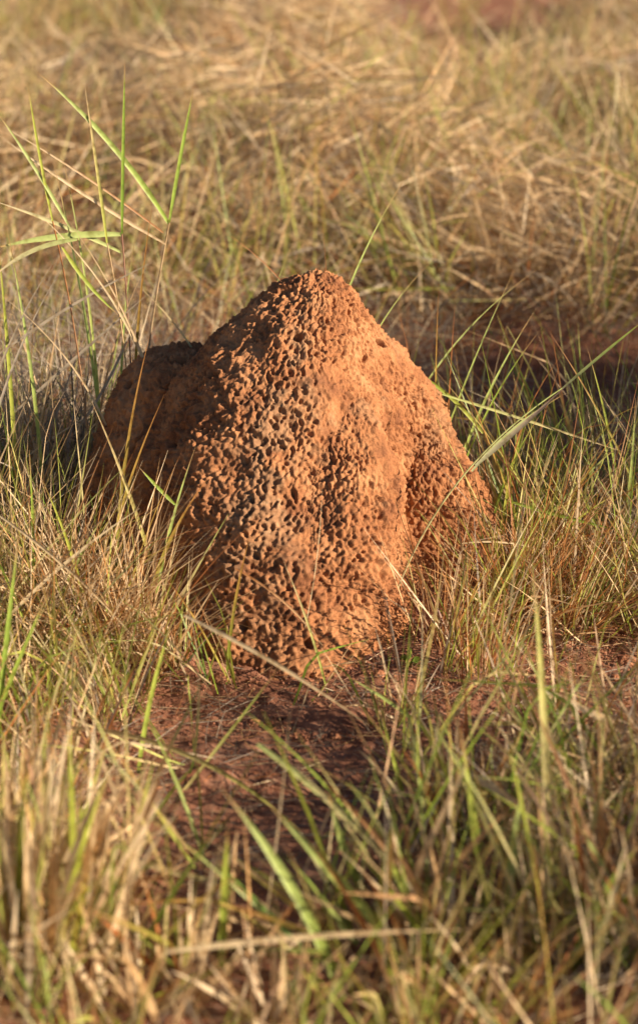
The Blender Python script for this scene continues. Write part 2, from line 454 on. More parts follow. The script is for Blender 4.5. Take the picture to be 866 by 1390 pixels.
# --- beyond, scattered tufts on the bare red earth and the next stand of grass
dry.append(tufted(60, 60, .9, 3.2, 6.6, 8.6, 24, lambda x, y: 1.0+0*x, .25, .5, .08, {'grey': 8, 'rust': 2}, .004, .008, seg=3))  # dark grey clumps, their colour standing in for a shaded band
dry.append(tufted(900, 30, -12, 14, 9.2, 22, 16, lambda x, y: np.clip((y-9)/5, 0, 1), .3, .8, .12, {'straw': 5, 'ygreen': 2, 'grey': 2}, .006, .012, seg=3))
# --- shaded hollow behind the mound: thin grass, mostly grey so its colour adds shade
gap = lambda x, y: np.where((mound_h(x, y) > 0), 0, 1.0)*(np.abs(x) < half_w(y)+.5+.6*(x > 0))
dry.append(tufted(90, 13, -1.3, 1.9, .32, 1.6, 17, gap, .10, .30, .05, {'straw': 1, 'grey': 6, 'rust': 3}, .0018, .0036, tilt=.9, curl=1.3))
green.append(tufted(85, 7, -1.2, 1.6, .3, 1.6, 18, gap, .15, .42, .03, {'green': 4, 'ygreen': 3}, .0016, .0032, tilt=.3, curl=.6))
# --- unseen tall grass added on the sunny side to shade the hollow and front soil
def cast(x, y):
    q = -x*SUND[1]/math.hypot(SUND[0], SUND[1])+(y+.1)*SUND[0]/math.hypot(SUND[0], SUND[1])
    return np.where(sun_lane(x, y), 0, np.where(q < -1.08, 0, np.where(q < 0, .95, np.where(q < 1.45, 1, .1))))*(x > half_w(y)+.28)
dry.append(tufted(330, 60, .5, 2.3, -1.9, 2.6, 19, cast, .4, .8, .06, {'straw': 5, 'grey': 2, 'rust': 1}, .002, .004, tilt=.22, curl=.3, lean=.08))
dry.append(tufted(160, 40, -2.2, -.65, -1.7, 1.6, 20, lambda x, y: (x < -half_w(y)-.2)*1.0, .25, .6, .06, {'straw': 5, 'grey': 2, 'ygreen': 1}, .002, .004, tilt=.4, curl=.8))

def bare(x, y):
    """share of grass that grows in the near zone: little on the trodden soil in front and to the right"""
    d1 = np.exp(-(((x+.04)/.30)**2+((y+.93)/.50)**2)**3)
    d2 = np.exp(-(((x-.40)/.20)**2+((y+.52)/.12)**2)**1.5)
    d3 = np.exp(-(((x-.12)/.13)**2+((y+.44)/.10)**2)**1.5)
    return np.clip(1-1.0*d1-.9*d2-.85*d3, .02, 1)*np.where(mound_h(x, y) > .0, 0, 1)*(np.abs(x) < half_w(y)+.3)
low = lambda x, y: bare(x, y)*np.where(sun_lane(x, y) & (x > .2), .8, 1)
dry.append(tufted(135, 11, -.9, 1.1, -1.75, .35, 21, low, .10, .28, .035, {'straw': 6, 'grey': 2, 'rust': 2}, .0020, .0042, tilt=.9, curl=1.2, seg=6))
green.append(tufted(190, 8, -.9, 1.1, -1.75, .35, 22, low, .10, .30, .02, {'green': 4, 'ygreen': 4}, .0026, .0046, tilt=.4, curl=.7, seg=6))
green.append(tufted(120, 7, -.8, 1.0, -1.6, -.95, 29, lambda x, y: np.clip(.1+np.abs(x+.04)*2.5, 0, 1)*(np.abs(x) < half_w(y)+.3), .12, .30, .02, {'green': 5, 'ygreen': 5}, .0038, .0062, tilt=.5, curl=.8, seg=6))
green.append(tufted(120, 7, -.8, -.28, -.9, .2, 30, low, .12, .32, .02, {'green': 5, 'ygreen': 4}, .002, .0038, tilt=.5, curl=.6, seg=6))
green.append(tufted(120, 8, .24, .95, -.35, .5, 31, low, .10, .30, .02, {'green': 5, 'ygreen': 4}, .0018, .0034, tilt=.6, curl=.6, seg=6))
sides = lambda x, y: np.where(mound_h(x, y) > 0, 0, 1.0)*(np.abs(x) < half_w(y)+.25)
green.append(tufted(26, 7, -.75, -.30, -.55, .15, 41, sides, .26, .46, .02, {'green': 5, 'ygreen': 4}, .0022, .0040, tilt=.45, curl=.5, lean=.3, seg=7))
green.append(tufted(34, 8, .30, .80, -.25, .55, 42, sides, .22, .42, .02, {'green': 5, 'ygreen': 4}, .0022, .0040, tilt=.55, curl=.5, lean=.3, seg=7))
dry.append(tufted(30, 12, .26, .75, -.40, .25, 43, sides, .16, .34, .03, {'rust': 5, 'straw': 3}, .0012, .0022, tilt=.9, curl=.5, lean=.3, seg=7))
dry.append(tufted(30, 12, -.75, -.24, -.55, .0, 44, sides, .16, .36, .03, {'straw': 8, 'rust': 2}, .0014, .0026, tilt=.9, curl=.5, lean=.3, seg=7))
green.append(tufted(22, 5, -.25, .45, -1.35, -.8, 45, sides, .20, .38, .015, {'green': 6, 'ygreen': 4}, .0034, .0056, tilt=.6, curl=.6, lean=.4, seg=7))
# left of the mound: a tangle of pale straws lying about knee high
def tangle(n, cx, cy, rx, ry, z0, z1, lmin, lmax, wts, w0=.0014, w1=.0030, t0=.6, t1=1.8):
    a = rng.uniform(0, 2*PI, n); r = np.sqrt(rng.random(n))
    B = np.stack([cx+rx*r*np.cos(a), cy+ry*r*np.sin(a), 0*a], -1); B[:, 2] = ground_z(B[:, 0], B[:, 1])+rng.uniform(z0, z1, n)*(1-.5*r)
    return blades(rng, B, rng.uniform(0, 2*PI, n), rng.uniform(t0, t1, n), rng.uniform(-.4, .6, n), rng.uniform(lmin, lmax, n), rng.uniform(w0, w1, n), *pick(rng, n, wts), seg=5)
mat_.append(tangle(930, -.44, -.30, .20, .24, 0, .14, .08, .26, {'straw': 7, 'rust': 1.5, 'grey': 1.5}))
mat_.append(tangle(558, -.48, .12, .16, .22, 0, .22, .08, .28, {'grey': 5, 'straw': 3}))
mat_.append(tangle(620, .44, -.02, .20, .22, 0, .08, .06, .22, {'rust': 3, 'straw': 3, 'grey': 3}))
mat_.append(tangle(310, .62, .30, .25, .25, 0, .12, .06, .26, {'grey': 4, 'straw': 3}))
mat_.append(tangle(400, -.42, -1.25,   .16, .25, 0, .10, .06, .22, {'straw': 5, 'grey': 3}))
mat_.append(tangle(600, .36, -1.1, .22, .32, 0, .10, .06, .22, {'straw': 4, 'grey': 4, 'rust': 1}))
mat_.append(tangle(1100, -.58, .60, .38, .50, 0, .26, .12, .36, {'grey': 9, 'straw': 1}))  # nearly all grey: the mound's shadow put into the straw colour
mat_.append(tangle(500, -.20, 1.25, .45, .40, 0, .14, .10, .30, {'grey': 4, 'straw': 3, 'rust': 2}))
mat_.append(tangle(500, .45, 1.25, .45, .30, 0, .12, .10, .30, {'grey': 6, 'straw': 2, 'rust': 2}))
dry.append(tufted(60, 22, -1.2, -.15, .35, 1.5, 27, gap, .16, .36, .05, {'grey': 8, 'straw': 1, 'rust': 1}, .0018, .0034, tilt=.6, curl=.9))  # grey again, to carry the painted shade behind the left side
# --- broad old leaves among the straw behind
B2 = clumpy(rng, 2600, -1.8, 2.4, 2.2, 6.4, 1.7, 70, -.2, far_dens); n = len(B2); B2[:, 2] += thatch_h(B2[:, 0], B2[:, 1])*rng.uniform(.3, 1.05, n)
mat_.append(blades(rng, B2, rng.uniform(0, 2*PI, n), rng.uniform(.7, 1.7, n), rng.uniform(-.1, .5, n), rng.uniform(.15, .36, n), rng.uniform(.005, .008, n), *pick(rng, n, {'straw': 9, 'grey': 1}), seg=4))
# --- litter lying on the soil
n = 14000
L_ = clumpy(rng, n, -1.1, 1.2, -1.8, .5, 3, 33, -.7, lambda x, y: np.where(mound_h(x, y) > .01, 0, 1.0)); n = len(L_); L_[:, 2] += .004+.008*rng.random(n)
lit = blades(rng, L_, rng.uniform(0, 2*PI, n), rng.normal(1.52, .10, n), rng.normal(0, .15, n), rng.uniform(.02, .15, n), rng.uniform(.0006, .0016, n),
    *pick(rng, n, {'grey': 6, 'straw': 2.5, 'rust': 2}), seg=4, kink=.2)
def crumbs(n):
    Q = clumpy(rng, n, -.95, 1.0, -1.6, .35, 4, 44, -.8, lambda x, y: np.where(mound_h(x, y) > .03, 0, 1.0)*np.clip(.25+1.6*np.exp(-(((x+.04)/.42)**2+((y+.1)/.5)**2-1)**2*3), 0, 1)); n = len(Q)
    O = np.array([[1, 0, 0], [-1, 0, 0], [0, 1, 0], [0, -1, 0], [0, 0, 1], [0, 0, -1]], float)
    T = np.array([[0, 2, 4], [2, 1, 4], [1, 3, 4], [3, 0, 4], [2, 0, 5], [1, 2, 5], [3, 1, 5], [0, 3, 5]])
    rr_ = rng.gamma(2.0, .0006, n)+.0007
    A = rng.normal(size=(n, 3, 3)); A, _r = np.linalg.qr(A)
    Vc = (O[None]*rng.uniform(.6, 1.2, (n, 6, 1))) @ A*rr_[:, None, None]+Q[:, None, :]+np.array([0, 0, .006])
    col = np.array([.24, .10, .055])[None, None, :]*rng.uniform(.6, 1.5, (n, 1, 1))+np.zeros((n, 6, 3))
    return Vc.reshape(-1, 3), (T[None]+6*np.arange(n)[:, None, None]).reshape(-1, 3), col.reshape(-1, 3)
M_CRUMB = blade_mat('soil_crumb', 0.0, .95)
stuff('soil_crumbs', 'small crumbs of red soil scattered round the foot of the mound', [crumbs(16000)], M_CRUMB)
stuff('dry_grass', 'tan dry grass covering the field round the mound', dry, M_GRASS)
stuff('green_grass', 'thin green blades scattered through the dry field', green, M_GRASS)
stuff('matted_straw', 'flattened tangle of pale straw lying in the field', mat_, M_STRAW)
stuff('straw_litter', 'short grey straw bits strewn over the red soil', [lit], M_STRAW)

# ---------------------------------------------------------------- single tufts near the mound
def tuft(label, px, py, n, spread, l0, l1, wts, w0=.0012, w1=.0026, tilt=.45, curl=.8, lean=(0, 0), dy=0, group=None, seed=0, z0=0):
    r_ = np.random.default_rng(1000+seed+int(px*7+py))
    n = int(n*.68); w0 *= 1.6; w1 *= 1.75; tilt *= 1.15
    if py > 1050: n = int(n*.62); w0 *= 1.7; w1 *= 1.9
    c = gp(px, py); c[1] += dy; c[2] = float(ground_z(np.array([c[0]]), np.array([c[1]]))[0])+z0
    a = r_.uniform(0, 2*PI, n); r = np.abs(r_.normal(0, spread, n))
    B = np.stack([c[0]+r*np.cos(a), c[1]+r*np.sin(a), c[2]+0*a], -1)
    k = r_.random(n)
    dx = tilt*np.cos(a)*k+lean[0]; dy_ = tilt*np.sin(a)*k+lean[1]
    V, F, col = blades(r_, B, np.arctan2(dy_, dx)+r_.normal(0, .35, n), np.hypot(dx, dy_)+np.abs(r_.normal(0, .06, n)), r_.uniform(0, curl, n),
        r_.uniform(l0, l1, n), r_.uniform(w0, w1, n), *pick(r_, n, wts), seg=8)
    o = mesh_obj('grass_tuft', V-c, F, M_GRASS, col=col, smooth=False); o.location = c
    return tag(o, label, 'grass tuft', group or 'tufts of grass round the mound')
G_ = 'tufts of grass round the mound'
tuft('bushy tuft of thin russet blades hugging the right foot of the mound', 705, 830, 300, .035, .10, .25, {'rust': 7, 'straw': 2, 'ygreen': 1}, .0009, .0018, .9, 1.0, (.1, -.1))
tuft('green and yellow tuft springing up behind the right foot of the mound', 690, 745, 90, .035, .16, .36, {'green': 5, 'ygreen': 4, 'rust': 1}, .0013, .0026, .75, .5, (.15, 0))
tuft('orange-brown tuft sprawling right of the russet tuft', 770, 850, 190, .035, .10, .24, {'rust': 5, 'straw': 4}, .0009, .0018, 1.1, 1.0, (.2, 0))
tuft('spindly stand of straight straw and green stems before the right foot of the mound', 650, 925, 90, .035, .09, .22, {'straw': 4, 'ygreen': 3, 'green': 1, 'rust': 2}, .0009, .0018, .25, .35)
tuft('grey wiry tuft at the right edge level with the middle of the mound', 840, 760, 170, .05, .10, .26, {'grey': 6, 'straw': 2, 'rust': 1}, .0009, .0018, 1.1, 1.1)
tuft('green tuft with long leaning blades right of the mound near the picture edge', 800, 690, 60, .04, .2, .42, {'green': 6, 'ygreen': 3}, .0016, .003, .6, .6, (-.1, 0))
tuft('pale tangled straw tuft at the left foot of the mound', 185, 900, 200, .04, .12, .27, {'straw': 7, 'rust': 2}, .0009, .0018, .9, .9, (-.1, 0))
tuft('large pale straw tuft left of the mound with crossing stems', 110, 880, 280, .06, .14, .32, {'straw': 8, 'rust': 2, 'ygreen': 1}, .0010, .0020, .9, .9)
tuft('bleached straw tuft at the left edge beside the large pale tuft', 25, 860, 230, .05, .14, .34, {'straw': 8, 'grey': 1, 'ygreen': 1}, .0011, .0022, .8, .8)
tuft('small dark green tuft at the front left corner of the mound', 243, 915, 36, .012, .06, .17, {'green': 6, 'rust': 1}, .0012, .0022, .6, .6)
tuft('tall mixed green and grey clump behind the left shoulder of the mound', 105, 705, 210, .06, .22, .42, {'grey': 4, 'green': 3, 'straw': 3}, .0014, .0028, .5, .5)
tuft('straggly grey and straw clump at the left edge behind the pale tufts', 25, 730, 230, .06, .2, .42, {'grey': 4, 'straw': 4, 'green': 2}, .0014, .0028, .6, .7)
tuft('loose clump of grey stems bending over the left shoulder of the mound', 150, 690, 110, .04, .14, .32, {'grey': 6, 'straw': 2}, .0012, .0024, .8, .9)
tuft('thick sunlit golden tuft blurred in the bottom left corner', 25, 1330, 330, .05, .14, .30, {'straw': 8, 'ygreen': 2.4}, .0018, .0034, .4, .5)
tuft('golden green-tinged tuft rising beside the thick bottom left tuft', 105, 1290, 190, .035, .12, .26, {'straw': 6, 'ygreen': 4, 'green': 1}, .0018, .0032, .4, .5)
tuft('sunlit straw tuft at the left edge above the bottom left corner', -5, 1200, 190, .035, .12, .26, {'straw': 6, 'ygreen': 2, 'green': 2}, .0016, .0030, .45, .5)
tuft('green tuft fanning out low before the soil patch at the bottom centre', 490, 1300, 60, .04, .14, .30, {'green': 5, 'ygreen': 4, 'straw': 3}, .002, .0038, .75, .5, (-.25, 0))
tuft('mixed tuft of brown stems and green blades right of the soil patch', 620, 1130, 120, .045, .08, .19, {'ygreen': 4, 'straw': 4, 'rust': 3}, .0013, .0026, .5, .6)
tuft('short green tuft with a few blades below the right foot of the mound', 530, 1000, 34, .022, .07, .16, {'green': 4, 'ygreen': 3, 'straw': 1}, .0014, .0026, .5, .5)
tuft('bright yellow-green tuft blurred at the lower right', 765, 1300, 80, .045, .13, .28, {'ygreen': 7, 'green': 3, 'straw': 3}, .002, .0038, .45, .4)
tuft('brown and green tuft at the bottom right corner', 860, 1290, 100, .04, .13, .30, {'ygreen': 4, 'rust': 2, 'straw': 4}, .0018, .0034, .5, .6)
tuft('brown stemmed tuft between the two blurred green tufts at the bottom', 630, 1310, 120, .045, .10, .24, {'straw': 6, 'ygreen': 3, 'rust': 2}, .0016, .003, .7, .8)
tuft('low straw fringe at the bottom left of centre', 250, 1330, 90, .05, .06, .17, {'straw': 5, 'rust': 2, 'ygreen': 3}, .0016, .003, .8, .8)
tuft('sheaf of pale straws leaning in from the right edge over the bare soil', 930, 1075, 70, .02, .16, .26, {'straw': 9}, .0016, .0030, .35, .3, (-1.15, .1))
tuft('fine green tuft standing behind the right slope of the mound', 640, 655, 44, .03, .2, .36, {'green': 4, 'ygreen': 4, 'rust': 2}, .0013, .0026, .45, .4)
tuft('sparse tuft of upright blades in the dark hollow beyond the mound top', 400, 520, 44, .05, .18, .34, {'ygreen': 5, 'green': 2, 'straw': 3}, .0018, .0034, .45, .5)


for lab, px, py, n_, wt in [
  ('green edged straw tuft low at the bottom, left of centre', 190, 1385, 110, {'straw': 6, 'ygreen': 3, 'green': 1}),
  ('straw tuft low at the bottom centre, mostly bleached', 370, 1390, 120, {'straw': 8, 'ygreen': 1}),
  ('yellow green tuft low at the bottom, right of centre', 560, 1390, 110, {'straw': 3, 'ygreen': 6}),
  ('rust flecked tuft low at the bottom right', 700, 1385, 110, {'straw': 5, 'rust': 2, 'ygreen': 2})]:
    tuft(lab, px, py, n_, .045, .07, .15, wt, .0014, .0024, .8, .6)
tuft('loose pale tuft spreading over the left lower face of the mound', 250, 875, 90, .03, .12, .26, {'straw': 7, 'rust': 2, 'ygreen': 1}, .0009, .0018, .8, .5, (-.15, 0), dy=-.03)
tuft('thin rusty and straw tuft screening the lower right face of the mound', 600, 880, 110, .035, .10, .24, {'straw': 5, 'rust': 4, 'ygreen': 1}, .0009, .0017, .7, .5, (.1, 0))
tuft('spiky lime and green tuft beside the right face, rising from the russet grass', 735, 800, 60, .04, .16, .32, {'ygreen': 5, 'green': 4}, .0013, .0026, .7, .4, (.1, 0))

# ---------------------------------------------------------------- single stalks and blades
def smooth_path(pts, n):
    K = np.array(pts); 
    if len(K) == 2: return K[0]+(K[1]-K[0])*np.linspace(0, 1, n)[:, None]
    return catmull(K, np.linspace(0, len(K)-1-1e-6, n), None)

def ribbon(path, width, c0, c1, tw=0.0, taper=(.55, 1, .9, .05), fold=.22):
    n = len(path); t = np.linspace(0, 1, n)
    D = np.gradient(path, axis=0); D /= np.linalg.norm(D, axis=1, keepdims=True)+1e-9
    ref = np.array([math.sin(tw), -math.cos(tw), .15]); W = np.cross(D, ref); W /= np.linalg.norm(W, axis=1, keepdims=True)+1e-9
    Nn = np.cross(W, D)
    w = (width*.5*1.55*np.interp(t, [0, .2, .6, 1], taper))[:, None]
    V = np.stack([path-W*w, path-Nn*w*2*fold, path+W*w], 1).reshape(-1, 3)
    F = grid_faces(n, 3)
    col = np.array(c0)*(1-t[:, None])+np.array(c1)*t[:, None]
    if c1[1] > c1[0]*.95:
        k = sstep(.82, .93, t)[:, None]; col = col*(1-k)+np.array([.52, .33, .14])*k
    return V, F, np.repeat(col, 3, 0)

def tube(path, r0, r1, c0, c1, k=6):
    n = len(path); t = np.linspace(0, 1, n)
    D = np.gradient(path, axis=0); D /= np.linalg.norm(D, axis=1, keepdims=True)+1e-9
    A = np.cross(D, np.array([.3, 1, .2])); A /= np.linalg.norm(A, axis=1, keepdims=True)+1e-9; B = np.cross(D, A)
    r = (r0+(r1-r0)*t)[:, None, None]; a = (np.arange(k)/k*2*PI)[None, :, None]
    V = path[:, None, :]+r*(np.cos(a)*A[:, None, :]+np.sin(a)*B[:, None, :])
    col = np.array(c0)*(1-t[:, None])+np.array(c1)*t[:, None]
    return V.reshape(-1, 3), grid_faces(n, k, True), np.repeat(col, k, 0)

g1, g2, g3 = (.22, .34, .045), (.36, .48, .08), (.50, .58, .20)
yg, st, st2, gr, ru, ru2 = (.48, .52, .09), (.66, .48, .27), (.72, .58, .36), (.40, .33, .24), (.46, .19, .06), (.36, .14, .05)

def pix_path(pts, Y0, Y1, n=22, root=True):
    """pts: photo pixels from root to tip, lying at depths Y0 -> Y1"""
    m = len(pts); Ys = np.linspace(Y0, Y1, m)
    W = [at(p[0], p[1], Y) for p, Y in zip(pts, Ys)]
    if root and W[0][2] > .02:
        d = (W[0]-W[1]); d[2] = min(d[2], -.2*abs(np.linalg.norm(d))); s_ = min(W[0][2]/-d[2], 1.2)
        q = W[0]+d*s_; q[0] = W[0][0]+np.clip(q[0]-W[0][0], -.08, .08); q[2] = 0.0; W = [q]+W
    K = np.array(W)
    if len(K) < 3: return smooth_path(W, n)
    u = np.concatenate([[0], np.cumsum(np.linalg.norm(np.diff(K, axis=0), axis=1))]); u /= u[-1]
    wt = np.ones(len(K)); wt[0] = wt[-1] = 3
    A = np.stack([np.ones_like(u), u, u*u], 1)
    cf = np.linalg.lstsq(A*wt[:, None], K*wt[:, None], rcond=None)[0]
    t = np.linspace(0, 1, n)
    return np.stack([np.ones_like(t), t, t*t], 1) @ cf

def blade(label, pts, Y0, Y1, width, c0, c1, tw=.3, root=True, name='grass_spear', cat='grass blade'):
    p = pix_path(pts, Y0, Y1, root=root); b = p[0].copy()
    if Y0 < -1: width *= 1.3
    V, F, col = ribbon(p-b, width, c0, c1, tw)
    o = mesh_obj(name, V, F, M_GRASS, col=col); o.location = b
    return tag(o, label, cat, 'single blades standing clear of the tufts')

def stalk(label, stem, Y0, Y1, r, c0, c1, leaves):
    """stem with leaves: (pts, dY, width, c0, c1)"""
    p = pix_path(stem, Y0, Y1); b = p[0].copy()
    e = bpy.data.objects.new('grass_stalk', None); C.objects.link(e); e.location = b
    tag(e, label, 'grass stalk', 'leafy stalks standing clear of the tufts')
    V, F, col = tube(p-b, r*1.35, r*.8, c0, c1); mesh_obj('stem', V, F, M_GRASS, col=col, parent=e)
    for pts, dY, wd, a0, a1 in leaves:
        q = pix_path(pts, Y1, Y1+dY, root=False)-b
        V, F, col = ribbon(q, wd, a0, a1, .25); mesh_obj('leaf', V, F, M_GRASS, col=col, parent=e)
    return e

stalk('tall pale stalk left of the mound top ending in upright and back-slanting green leaves', [(196, 505), (212, 420), (230, 302)], .16, .14, .0019, gr, st,
    [([(230, 302), (245, 215), (264, 116)], .02, .0040, g2, g2), ([(230, 304), (180, 235), (110, 148), (50, 97)], -.03, .0058, g2, g3),
     ([(225, 331), (150, 285), (70, 235), (0, 184)], -.06, .0036, st, st2), ([(222, 316), (150, 262), (60, 205), (5, 172)], -.08, .0022, ru, st2)])
stalk('straight vertical stalk at left with a green blade standing highest of all', [(175, 440), (170, 380), (166, 318)], .1, .1, .0015, gr, (.42, .22, .16),
    [([(166, 318), (167, 220), (169, 150), (170, 78)], 0, .0036, g1, g2), ([(166, 318), (110, 322), (50, 322), (-10, 338)], -.05, .0068, g3, g3),
     ([(164, 342), (120, 322), (60, 296), (-10, 272)], -.03, .0044, g3, st2)])
stalk('slender stalk at left crossed by the slanting tan leaves', [(165, 440), (158, 400), (146, 330)], .06, .06, .0014, st, st,
    [([(146, 330), (135, 250), (122, 158), (115, 112)], .0, .0034, yg, st)])
stalk('bent stalk at far left with a long arched green leaf', [(100, 430), (85, 370), (72, 300)], .02, .02, .0015, gr, ru,
    [([(72, 300), (60, 240), (48, 175), (38, 112)], .0, .0030, yg, yg), ([(95, 308), (60, 250), (25, 190), (-5, 150)], .0, .0036, g3, g3)])
blade('upright green blade at left between the two tall stalks', [(118, 430), (95, 330), (76, 235), (72, 215)], .08, .08, .0036, g2, g3)
blade('olive blade with a brown tip at left of the mound shoulder', [(188, 430), (195, 370), (203, 320), (207, 280)], .1, .08, .0036, g1, ru)
blade('narrow green blade beside the olive blade near the mound shoulder', [(172, 410), (178, 360), (186, 310)], .12, .1, .0030, g2, g3)
blade('long tan straw hanging down rightward at far left above the clump', [(170, 440), (110, 350), (80, 305), (40, 280)], .04, -.04, .0028, st, st2)
blade('grey dead straw crossing the clump at left, sloping up to the right', [(0, 480), (60, 440), (130, 395), (210, 355)], -.02, .05, .0030, gr, gr, root=False)
blade('thick grey straw lying aslant on the clump at the left edge', [(-10, 520), (30, 440), (80, 345)], -.02, .0, .0034, gr, gr)
blade('twin grey straw just right of the thick grey straw at the left edge', [(5, 520), (45, 450), (92, 352)], -.02, .0, .0030, (.48, .42, .36), gr)
blade('broken yellow-green straw resting against the left side of the mound top', [(270, 478), (235, 440), (205, 415), (180, 380)], .10, .12, .0032, g3, st)
blade('rusty straw poking up leftward just behind the mound top', [(388, 385), (360, 362), (300, 312)], .06, .04, .0028, ru2, ru)
blade('short green blade leaning right just behind the mound top', [(376, 382), (392, 348), (408, 308)], .08, .08, .0022, g2, g3)
blade('thin brown bristle standing straight up from behind the mound top', [(443, 378), (441, 330), (436, 283)], .06, .06, .0013, ru2, ru2)
blade('long green blade leaning right from behind the mound top', [(468, 398), (510, 320), (562, 222)], .08, .14, .0032, g2, g3)
blade('fine green blade low behind the upper right slope', [(512, 445), (545, 405), (588, 352)], .1, .14, .0024, g2, g3)
blade('rusty bristle standing left of its pair behind the right slope', [(560, 500), (548, 455), (536, 408)], .1, .1, .0013, ru, ru2)
blade('upright rust-tipped blade behind the right slope, nearest the slope', [(593, 540), (590, 460), (596, 378)], .12, .12, .0020, yg, ru)
blade('upright orange-brown blade just right of the rust-tipped blade', [(609, 542), (614, 470), (618, 402)], .12, .12, .0020, ru, ru2)
blade('green blade slanting far to the right behind the right slope', [(570, 515), (650, 445), (700, 395), (735, 360)], .12, .16, .0024, g3, g3)
blade('long thin green blade rising rightward from behind the right slope', [(608, 560), (650, 480), (690, 410), (700, 360)], .1, .14, .0022, g2, g3)
blade('wide green blade leaning right beside the right slope', [(640, 585), (680, 500), (728, 418)], .06, .1, .0036, g2, g3)
blade('slim green blade parallel to the wide green blade by the right slope', [(650, 580), (690, 510), (735, 445)], .08, .1, .0024, g2, g2)
blade('curled rusty blade arching up right of the mound', [(715, 570), (730, 520), (765, 478)], .04, .06, .0016, ru, ru)
stalk('thick pale sheathed stalk leaning across the right side of the mound', [(585, 695), (640, 640), (700, 575), (762, 527)], -.30, -.22, .0013, st2, g3,
    [([(645, 632), (700, 585), (745, 545), (768, 524)], -.03, .0050, (.62, .64, .40), (.50, .34, .28)), ([(762, 528), (800, 495), (840, 462), (880, 430)], 0, .0030, (.24, .26, .14), g2),
     ([(640, 640), (670, 600), (720, 570), (765, 535)], .03, .0036, (.52, .58, .30), g3)])
blade('olive blade slanting down over the right slope of the mound', [(655, 588), (620, 550), (590, 520), (545, 495)], .02, .05, .0040, yg, g1, root=False)
blade('pale straw sloping right over the green tuft beside the mound', [(600, 535), (680, 560), (760, 585), (850, 615)], .02, .05, .0030, g3, st, root=False)
blade('tall brown-tipped blade leaning left at the right edge', [(845, 620), (800, 540), (770, 490), (745, 450)], .05, .05, .0024, g2, ru)
blade('upright green blade at the right edge under the leaning one', [(830, 590), (812, 540), (802, 500), (796, 470)], .05, .05, .0030, g2, yg)
blade('bright green blade lying nearly level right of the russet tuft', [(690, 680), (760, 700), (850, 722)], -.12, -.16, .0036, g2, g1, root=False)
blade('short lime blade in the russet tuft pointing up right', [(755, 735), (790, 700), (842, 668)], -.15, -.12, .0030, yg, yg)
blade('lime blade low right of the russet tuft', [(795, 775), (815, 765), (840, 757)], -.2, -.2, .0030, yg, g2, root=False)
blade('pale straw lying across the right foot of the mound', [(625, 738), (680, 736), (738, 748)], -.24, -.22, .0018, st2, st2, root=False)
blade('long straw leaning down across the lower right of the mound', [(560, 812), (600, 845), (655, 880), (700, 895)], -.36, -.38, .0016, st2, st, root=False)
# in front of the left face
blade('tall striped green blade before the shaded left face, the highest there', [(160, 800), (168, 640), (184, 540), (204, 455)], -.26, -.22, .0036, g1, ru)
blade('yellowish blade leaning right before the shaded left face', [(155, 740), (175, 650), (200, 590), (224, 535)], -.27, -.24, .0030, yg, ru)
blade('long bent green blade falling leftward before the left face', [(208, 775), (185, 690), (155, 620), (125, 545)], -.28, -.3, .0040, yg, st)
blade('green blade curving up in front of the left face at its middle', [(214, 810), (225, 740), (245, 670), (266, 606)], -.33, -.3, .0034, g2, g3)
blade('bright green blade forking right from the middle of the left face', [(212, 790), (228, 735), (255, 690), (282, 650)], -.33, -.3, .0042, g2, ru)
blade('short green blade tilting down right in the shaded left face', [(238, 685), (215, 662), (190, 635)], -.3, -.3, .0034, g2, g2, root=False)
blade('slim green blade standing before the lower front of the mound', [(310, 905), (318, 820), (330, 770), (340, 725)], -.5, -.49, .0032, g1, ru)
blade('thin olive blade before the front crust leaning left', [(435, 905), (420, 850), (400, 800), (385, 762)], -.52, -.5, .0024, g2, st)
blade('fine straw bristle leaning on the front crust', [(425, 770), (445, 690), (437, 660)], -.42, -.40, .0010, st2, st2)
blade('brown straw lying aslant over the front crust', [(320, 772), (370, 805), (410, 840), (440, 880)], -.46, -.5, .0022, ru, st, root=False)
blade('long blurred straw slanting down before the front foot of the mound', [(250, 835), (330, 880), (420, 925), (500, 985)], -.78, -.85, .0036, st2, st, root=False)
blade('long tan straw reaching down toward the lower right over the soil', [(75, 988), (180, 990), (270, 1035), (390, 1120), (440, 1160)], -.85, -1.0, .0042, st, yg, root=False)
blade('straight tan straw rising right over the shaded soil', [(180, 1160), (230, 1110), (270, 1040), (330, 970), (380, 905)], -.88, -.86, .0032, st, g2)
blade('vivid green blade upright at the left over the shaded soil', [(195, 1010), (203, 960), (215, 900), (237, 835)], -.80, -.76, .0042, g2, yg)
blade('vivid green blade at the left edge rising past the pale tufts', [(0, 960), (8, 880), (20, 790), (27, 720)], -.8, -.75, .0050, g1, g2)
blade('second green blade at the left edge leaning right', [(-5, 975), (25, 900), (45, 850), (68, 800)], -.8, -.78, .0042, g2, g2)
blade('tall wide yellow-green blade blurred before the right foot of the mound', [(742, 1260), (741, 1080), (735, 920), (722, 765)], -1.2, -1.05, .0052, st, yg)
blade('wide green blade leaning left at the bottom centre', [(440, 1300), (400, 1210), (350, 1130), (300, 1070)], -1.35, -1.3, .0060, g2, g3)
blade('long olive straw bent to the right at the bottom centre', [(170, 1165), (250, 1185), (330, 1210), (400, 1225)], -1.1, -1.1, .0044, st, g3, root=False)
blade('thick brown straw slanting down right in the blurred foreground', [(350, 1010), (450, 1090), (530, 1170), (590, 1240)], -1.1, -1.25, .0040, g3, st, root=False)
blade('light brown straw lying level across the lower right grass', [(575, 1063), (650, 1065), (740, 1068)], -1.0, -1.0, .0046, st, st2, root=False)
blade('long level straw along the bottom edge of the grass', [(225, 1292), (340, 1278), (480, 1268), (640, 1262)], -1.45, -1.4, .0034, st2, st, root=False)
